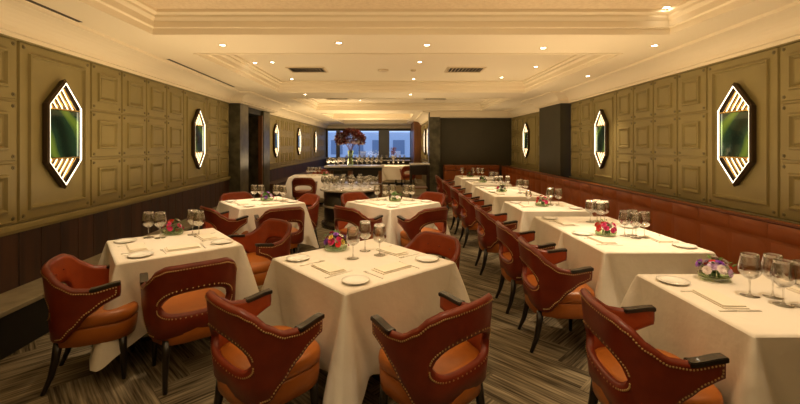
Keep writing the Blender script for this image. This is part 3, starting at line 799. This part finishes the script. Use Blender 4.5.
# ---------------- tableware prototypes
def mk_glass(h, bowl, rim, stem, name='wine_glass'):
    r = empty(name); b = MB(); hb = h*stem
    prof = [(0, .003), (bowl*.85, .003), (bowl*.85, .0045), (.012, .009), (.0045, .02), (.0038, hb*.8), (.006, hb), (bowl*.45, hb+.008), (bowl*.85, hb+.03), (bowl, hb+.052), (bowl*.97, hb+.075), (rim*1.05, h-.02), (rim, h)]
    b.lathe(prof, 24); 
    return b, prof
def glass_obj(h, bowl, rim, stem):
    b, _ = mk_glass(h, bowl, rim, stem)
    bpy.data.objects.remove(bpy.data.objects['wine_glass']) if 'wine_glass' in bpy.data.objects else None
    return b
def make_glass(h=.235, bowl=.053, rim=.040, stem=.40):
    r = empty('wine_glass'); hb = h*stem
    b = MB(); b.lathe([(0, .004), (bowl*.82, .002), (bowl*.82, .0), (0, .0)], 24); b.build('foot', 'crystal', r)
    b = MB(); b.lathe([(.012, .0045), (.0048, .016), (.004, hb*.5), (.0048, hb*.9), (.008, hb)], 12); b.build('stem', 'crystal', r)
    b = MB(); b.lathe([(0, hb), (bowl*.45, hb+.006), (bowl*.85, hb+.026), (bowl, hb+.048), (bowl*.97, hb+.07), (rim*1.06, h-.018), (rim, h), (rim-.0012, h), (rim*1.06-.002, h-.018), (bowl*.97-.002, hb+.07), (bowl-.002, hb+.048), (bowl*.85-.002, hb+.027), (0, hb+.004)], 24); b.build('bowl', 'crystal', r)
    return r
GL = Proto(make_glass()); GS = Proto(make_glass(.20, .042, .032, .45))
def make_tumbler():
    r = empty('water_tumbler'); b = MB(); b.lathe([(0, .004), (.030, 0), (.034, .03), (.036, .085), (.0345, .085), (.032, .03), (.028, .008), (0, .009)], 20); b.build('bowl', 'crystal', r); return r
def make_plate():
    r = empty('side_plate'); b = MB(); b.lathe([(0, .006), (.055, .006), (.062, .010), (.088, .016), (.088, .013), (.06, .002), (.05, 0), (0, 0)], 32); b.build('dish', 'china', r)
    b = MB(); b.lathe([(.0865, .0155), (.0885, .0165), (.0885, .0145)], 32); b.build('rim', 'steel', r); return r
PL = Proto(make_plate())
def make_napkin():
    r = empty('folded_napkin')
    for k, nm in enumerate(('lower_fold', 'upper_fold')):
        b = MB(); d = k*.008; b.box(-.065+d, .065-d*.5, -.125+d*1.5, .125-d, .0+k*.0085, .008+k*.0085, bev=.0035); b.build(nm, 'napkin', r)
    return r
NP = Proto(make_napkin())
def make_knife():
    r = empty('table_knife'); b = MB(); b.box(-.10, -.01, -.006, .006, 0, .006, bev=.002); b.build('handle', 'steel', r)
    b = MB(); b.box(-.01, .115, -.0085, .007, .001, .0035, bev=.001); b.build('blade', 'steel', r); return r
KN = Proto(make_knife())
def make_fork():
    r = empty('table_fork'); b = MB(); b.box(-.10, .03, -.005, .005, 0, .005, bev=.002); b.build('handle', 'steel', r)
    b = MB(); b.box(.03, .055, -.011, .011, .001, .004, bev=.001)
    for k in range(4): b.box(.055, .095, -.011+k*.0063, -.0085+k*.0063, .001, .0035)
    b.build('tines', 'steel', r); return r
FK = Proto(make_fork())
BLOOM = {}
def bloom_mesh(m):
    if m in BLOOM: return BLOOM[m]
    b = MB()
    for lay, (n, rr, tilt) in enumerate(((8, .026, .25), (6, .019, .7), (5, .012, 1.15))):
        for k in range(n):
            a = 2*PI*k/n+lay*.4; d = Vector((math.cos(a), math.sin(a), 0)); t = Vector((-d.y, d.x, 0)); up = Vector((0, 0, 1))
            p = lambda u, v: d*(u*rr*math.cos(tilt))+up*(u*rr*math.sin(tilt)+lay*.001)+t*v*rr
            vs = [b.bm.verts.new(q) for q in (p(.1, 0), p(.55, -.42), p(1, -.22), p(1.05, .1), p(.95, .32), p(.5, .42))]
            f = b.bm.faces.new(vs); f.smooth = True
    b.lathe([(0, .0), (.006, .002), (.006, .007), (0, .011)], 8)
    o = b.build('blossom', m); BLOOM[m] = o.data; bpy.data.objects.remove(o); return BLOOM[m]
def flowers(x, y, cols, lab, seed, n=16, wide=1.0):
    rnd = random.Random(seed); r = empty('flower_arrangement', (x, y, TOPZ)); tag(r, lab, 'flowers', 'table flowers')
    b = MB(); b.lathe([(0, .0), (.066, 0), (.078, .008), (.084, .04), (.080, .04), (.072, .012), (0, .008)], 24, sx=1.15, sy=.85); b.build('vase', 'vase_glass', r)
    b = MB()
    for k in range(80):
        a = rnd.random()*2*PI; e = rnd.uniform(-.1, 1.3); R0 = rnd.uniform(.04, .125)
        c = Vector((math.cos(a)*math.cos(e)*R0, math.sin(a)*math.cos(e)*R0*.9, .05+math.sin(e)*R0*.8)); d = Vector((math.cos(a), math.sin(a), rnd.uniform(-.1, .9))).normalized(); t = d.cross(Vector((0, 0, 1))).normalized(); L = rnd.uniform(.02, .04)
        b.poly([c-d*L*.5, c+t*L*.3, c+d*L*.6, c-t*L*.3], smooth=True)
    for k in range(14):
        a = rnd.random()*2*PI; q = rnd.uniform(.0, .045); b.tube([(math.cos(a)*q, math.sin(a)*q*.8, .012), (math.cos(a)*q*.8, math.sin(a)*q*.6, .055)], .005, 6)
    b.build('foliage', 'leaf', r)
    for k in range(n):
        a = k*2.4+rnd.random()*.5; e = math.asin(min(.98, (k+.6)/n)); R0 = .084*wide
        o = bpy.data.objects.new('blossom', bloom_mesh(cols[k % len(cols)])); COL.objects.link(o); o.parent = r
        d = Vector((math.cos(a)*math.cos(e), math.sin(a)*math.cos(e), math.sin(e))); jr = rnd.uniform(.75, 1.22); o.location = (d.x*R0*jr, d.y*R0*.9*jr, .05+d.z*.075*jr)
        o.rotation_euler = d.to_track_quat('Z', 'Y').to_euler(); s = rnd.uniform(.8, 1.25); o.scale = (s, s, s)
    return r
MIX = ['magenta', 'purple', 'scarlet', 'magenta', 'purple', 'petal_yellow', 'petal_white']
REDS = ['magenta', 'scarlet', 'magenta', 'petal_white', 'scarlet']
LIL = ['lilac', 'petal_white', 'lilac', 'purple', 'petal_white', 'scarlet']
def dress(x, y, rz, a, c, seats, ph, glasses, fl=None, seed=1, small=()):
    """seats: list of side angles (deg, local) whose diner sits there; glasses: local (x, y)"""
    M = Matrix.Translation((x, y, TOPZ)) @ Matrix.Rotation(rz, 4, 'Z'); rnd = random.Random(seed)
    items = {'n': [], 'p': [], 'k': [], 'f': []}
    for sdeg in seats:
        t = R(sdeg); half = a if sdeg % 180 == 0 else c; n = Vector((math.cos(t), math.sin(t), 0)); l = Vector((n.y, -n.x, 0))   # diner sits at +n looking -n; left hand
        hw = c if sdeg % 180 == 0 else a
        for key, off_in, off_l, r0 in (('n', .17, -.02, 0), ('p', .12, hw-.16, 0), ('k', .15, -.17, PI), ('f', .15, hw-.32, PI)):
            p = n*(half-off_in)+l*off_l
            q = M @ p; ang = rz+t+r0+(rnd.uniform(-.08, .08))
            items[key].append((q.x, q.y, ang))
    def emit(key, proto, nm, cat, grp):
        L = sorted(items[key], key=lambda q: q[0]/q[1])
        for i, (qx, qy, an) in enumerate(L):
            where = 'on '+ph if len(L) == 1 else ord_name(i, len(L))+' on '+ph
            proto.put((qx, qy, TOPZ), an, nm+', '+where, cat, grp)
    emit('n', NP, 'folded cream napkin', 'napkin', 'napkins on the tables'); emit('p', PL, 'white side plate', 'plate', 'side plates')
    emit('k', KN, 'steel table knife', 'knife', 'table knives'); emit('f', FK, 'steel fork', 'fork', 'table forks')
    L = sorted([(M @ Vector((gx, gy, 0)), big) for gx, gy, big in glasses], key=lambda q: q[0].x/q[0].y)
    for i, (q, big) in enumerate(L):
        (GL if big else GS).put((q.x, q.y, TOPZ), 0, '%s wine glass, %s on %s' % ('large clear' if big else 'small clear', ord_name(i, len(L)) if len(L) > 1 else 'alone', ph), 'glass', 'wine glasses on the tables')
    for i, (gx, gy) in enumerate(small):
        q = M @ Vector((gx, gy, 0)); GS.put((q.x, q.y, TOPZ), 0, 'clear water tumbler, %s on %s' % (('nearer', 'farther')[i] if len(small) > 1 else 'alone', ph), 'glass', 'water tumblers')
    if fl:
        q = M @ Vector((fl[0], fl[1], 0)); flowers(q.x, q.y, fl[2], fl[3]+' on '+ph, seed, fl[4] if len(fl) > 4 else 16)
GT = 'square dining tables'
def sq(x, y, deg, half, ph, n, seats, glasses, fl, seed, small=()):
    mk_table('dining_table', x, y, R(deg), half, half, 'square dining table under its cloth, '+ph, GT, 'white linen cloth draped over '+ph, seed)
    dress(x, y, R(deg), half, half, seats, ph, glasses, fl, seed, small)
# local frame of a table turned by ~41 deg: +x points to NE, +y to NW, -x to SW, -y to SE
sq(-.225, 2.94, 41, .475, 'the front centre table', 1, [180, 270, 0], [(-.035, .07, 1), (.16, .18, 1), (.17, .01, 1)], (.0, .36, MIX, 'magenta and purple flowers in a low glass vase'), 11, [])
sq(-1.9, 3.46, 39, .44, 'the left front table', 2, [180, 270, 0], [(-.14, .34, 1), (-.06, .26, 1), (.20, .22, 1), (.23, .11, 1)], (.06, .345, REDS, 'small red flowers in a low glass vase', 10), 12)
sq(-1.95, 5.93, 39, .465, 'the middle left table', 3, [180, 270, 0], [(-.03, .22, 1), (.05, .15, 1), (.22, -.02, 1), (.28, -.10, 1), (.25, -.2, 1)], (.10, .05, ['magenta', 'lilac', 'purple', 'leaf'], 'pink and lilac flowers in a low glass vase', 12), 13)
sq(0, 5.94, 42, .485, 'the middle centre table', 4, [180, 270, 0, 90], [(.02, .20, 1), (.12, .14, 1), (.25, -.02, 1), (.28, -.12, 1), (-.1, .25, 1)], (.06, .02, ['petal_dark', 'leaf', 'petal_white', 'leaf'], 'dark leafy posy in a low glass vase', 10), 14)
sq(-2.22, 10.95, 6, .55, 'the far left table', 5, [270, 90], [(-.1, 0, 1), (0, .05, 1), (.1, .0, 1), (.2, .1, 1)], (.35, .05, REDS, 'small red posy', 8), 15)
sq(.12, 16.5, 2, .62, 'the far table by the windows', 6, [0, 180], [(-.3, 0, 1), (-.1, 0, 1), (.1, .1, 1), (.3, 0, 1)], None, 16)
def bt(i, y0, y1, ph, fl, gl, shared, seed, x0=1.667, x1=2.53):
    x, y = (x0+x1)/2, (y0+y1)/2; a, c = (x1-x0)/2, (y1-y0)/2
    mk_table('banquette_table', x, y, 0, a, c, 'small square table under its cloth, '+ph, 'tables along the banquette', 'white linen cloth draped over '+ph, seed, shared)
    dress(x, y, 0, a, c, [180, 0], ph, gl, fl, seed)
bt(1, 1.776, 2.617, 'the nearest banquette table', (-.05, .31, LIL, 'lilac and white flowers in a low glass vase', 18), [(-.01, -.09, 1), (.04, .02, 1), (-.07, .04, 1), (.07, -.11, 1)], (), 21, 1.60)
bt(2, 3.15, 3.93, 'the second banquette table', (-.12, .18, REDS, 'magenta flowers in a low glass vase', 16), [(.1, .08, 1), (.14, .2, 1), (.05, .17, 1), (.19, .1, 1)], ('+y',), 22)
bt(3, 3.934, 4.72, 'the third banquette table', None, [(.12, -.05, 1), (.2, .02, 1), (.16, .1, 1), (.06, .05, 1)], ('-y',), 23)
bt(4, 5.12, 5.98, 'the fourth banquette table', (-.05, -.05, REDS, 'red and green posy', 12), [(.1, .05, 1), (.2, .0, 1), (.15, .15, 1), (-.2, .05, 0)], (), 24)
bt(5, 6.54, 7.30, 'the fifth banquette table', (-.15, .25, ['magenta', 'petal_white', 'leaf', 'petal_dark'], 'pink leafy posy', 12), [(.1, .05, 1), (.2, .0, 1), (.15, .15, 1)], ('+y',), 25)
bt(6, 7.304, 8.08, 'the sixth banquette table', None, [(-.1, .05, 1), (.0, .1, 1), (.15, .15, 1)], ('-y',), 26)
bt(7, 8.55, 9.35, 'the seventh banquette table', (-.1, .05, ['petal_dark', 'leaf'], 'dark leafy posy', 10), [(.1, .05, 1), (.2, .0, 1), (.15, .15, 1)], (), 27, 1.70)
bt(8, 10.0, 11.0, 'the farthest banquette table', (-.1, .0, ['petal_dark', 'leaf'], 'small dark posy', 10), [(-.3, .05, 1), (.0, .1, 1), (.15, .15, 1), (.2, -.1, 1)], (), 28, 1.72)

# ------------------------------------------------------------------ service counters
def counter(name, x, y, r0, h, lab, topm='marble_white'):
    r = empty(name, (x, y, 0)); tag(r, lab, 'counter')
    b = MB(); b.lathe([(0, h-.04), (r0-.01, h-.04), (r0, h-.032), (r0, h-.008), (r0-.01, h), (0, h)], 48); b.build('countertop', topm, r)
    b = MB(); b.lathe([(r0*.86, .16), (r0*.88, h-.041), (0, h-.041)], 48); b.build('body', 'black_wood', r)
    b = MB(); b.lathe([(0, .0), (r0*.95, .0), (r0*.96, .05), (r0*.95, .09), (r0*.86, .10), (r0*.86, .16)], 48); b.build('foot_ring', 'steel_dark', r)
    b = MB(); b.lathe([(r0*.885, .40), (r0*.90, .41), (r0*.90, .43), (r0*.885, .44)], 48); b.build('band', 'steel', r)
    return r
counter('service_counter', -.87, 8.1, .60, .76, 'round black service counter with a marble top crowded with glasses')
k = 0; pts = []
for rr, n in ((.53, 19), (.41, 14), (.28, 9)):
    for i in range(n):
        a = 2*PI*i/n+rr*3; pts.append((-.87+rr*math.cos(a), 8.1+rr*math.sin(a)))
pts.sort(key=lambda p: p[0]/p[1])
for i, (px_, py_) in enumerate(pts):
    (GS if i % 3 else GL).put((px_, py_, .76), 0, 'clear wine glass standing in rings on the round service counter', 'glass', 'glasses on the round service counter')
# display console with the red foliage ball
r = empty('display_console', (-1.15, 12.2, 0)); tag(r, 'tall marble topped console carrying glasses and the red foliage', 'console table')
b = MB(); b.box(-.88, .88, -.4, .4, .95, 1.0, bev=.01); b.build('countertop', 'marble_white', r)
b = MB(); b.box(-.82, .82, -.33, .33, .86, .949, bev=.006); b.build('apron', 'black_wood', r)
for sx in (-.76, -.15, .76):
    b = MB(); b.box(sx-.05, sx+.05, -.28, -.18, 0, .86, bev=.008); b.build('leg', 'brown_wood', r); b = MB(); b.box(sx-.05, sx+.05, .18, .28, 0, .86, bev=.008); b.build('leg', 'brown_wood', r)
b = MB(); b.box(-.82, .82, -.3, .3, .45, .48, bev=.006); b.build('shelf', 'marble_white', r)
n = 0
for i in range(12):
    for j in range(2):
        x = -1.95+i*.145; yy = 12.0+j*.36
        if abs(x+1.3) < .12: continue
        (GL if (i+j) % 2 else GS).put((x, yy, 1.0), 0, 'clear wine glass on the tall marble console, %s row' % ('front', 'back')[j], 'glass', 'glasses on the console, %s row' % ('front', 'back')[j])
for i in range(10):
    GS.put((-1.85+i*.155, 12.05, .48), 0, 'clear wine glass on the lower shelf of the tall console', 'glass', 'glasses on the console shelf')
r = empty('foliage_display', (-1.3, 12.2, 1.0)); tag(r, 'huge ball of dark red foliage in a glass vase on the tall console', 'floral display')
b = MB(); b.lathe([(0, 0), (.09, 0), (.10, .02), (.07, .25), (.09, .45), (.086, .45), (.066, .25), (.09, .03), (0, .02)], 24); b.build('vase', 'vase_glass', r)
b = MB()
rnd = random.Random(5)
for k in range(12):
    a = k*PI/6; b.tube([(.04*math.cos(a), .04*math.sin(a), .05), (.05*math.cos(a+2), .05*math.sin(a+2), .4), (.2*math.cos(a), .2*math.sin(a), .75)], .006, 6)
b.build('stems', 'brown_wood', r)
b = MB()
for k in range(1900):
    a = rnd.random()*2*PI; cz = rnd.uniform(-.55, 1); sn = math.sqrt(1-cz*cz); R0 = .43*rnd.uniform(.55, 1.05)
    c = Vector((math.cos(a)*sn*R0*1.05, math.sin(a)*sn*R0*1.05, .80+cz*R0*.74)); d = Vector((math.cos(a)*sn+rnd.uniform(-.5, .5), math.sin(a)*sn+rnd.uniform(-.5, .5), cz+rnd.uniform(-.5, .5))).normalized()
    t = d.cross(Vector((rnd.random(), rnd.random(), rnd.random()))).normalized(); L = rnd.uniform(.05, .10)
    b.poly([c-d*L*.5, c+t*L*.28, c+d*L*.6, c-t*L*.28], smooth=True)
b.build('foliage', 'leaf_red', r)
# black framed side console by the passage
r = empty('side_console', (.74, 11.2, 0)); tag(r, 'tall black framed side console with a white top beside the dark pillar', 'console table')
b = MB(); b.box(-.27, .27, -.3, .3, 1.07, 1.11, bev=.008); b.build('countertop', 'marble_white', r)
for sx in (-.24, .24):
    for sy in (-.26, .26): b = MB(); b.box(sx-.025, sx+.025, sy-.025, sy+.025, 0, 1.069, bev=.004); b.build('leg', 'black_wood', r)
b = MB(); b.box(-.22, .22, -.24, .24, .80, 1.069, bev=.006); b.build('drawer_case', 'black_wood', r)
b = MB(); b.box(-.215, .215, -.24, .24, .42, .45, bev=.004); b.build('shelf', 'brown_wood', r)
b = MB(); b.box(-.215, .215, -.24, .24, .12, .15, bev=.004); b.build('shelf', 'brown_wood', r)
# low dividing console with glasses behind (in front of the windows)
r = empty('sideboard', (-.6, 19.8, 0)); tag(r, 'low dark sideboard in front of the far windows', 'sideboard')
b = MB(); b.box(-1.9, 1.4, -.25, .25, 0, .84, bev=.01); b.build('body', 'black_wood', r)
b = MB(); b.box(-1.95, 1.45, -.28, .28, .841, .88, bev=.008); b.build('countertop', 'marble_white', r)
for i in range(14):
    GL.put((-2.3+i*.22, 19.8, .88), 0, 'clear wine glass lined up on the low sideboard by the windows', 'glass', 'glasses on the low sideboard')
r = empty('flower_vase', (.01, 19.98, .88)); tag(r, 'orange flowers in a vase on the low sideboard by the windows', 'flowers')
b = MB(); b.lathe([(0, 0), (.06, 0), (.08, .1), (.05, .22), (.047, .22), (.075, .1), (0, .01)], 16); b.build('vase', 'china', r)
b = MB()
for k in range(160):
    a = rnd.random()*2*PI; q = rnd.random()*.22; z = .25+rnd.random()*.35
    c = Vector((math.cos(a)*q, math.sin(a)*q, z)); d = Vector((math.cos(a), math.sin(a), 1)).normalized(); t = d.cross(Vector((0, 0, 1))).normalized(); b.poly([c-d*.03, c+t*.02, c+d*.04, c-t*.02])
b.build('blossom', 'leather_orange_lit', r)
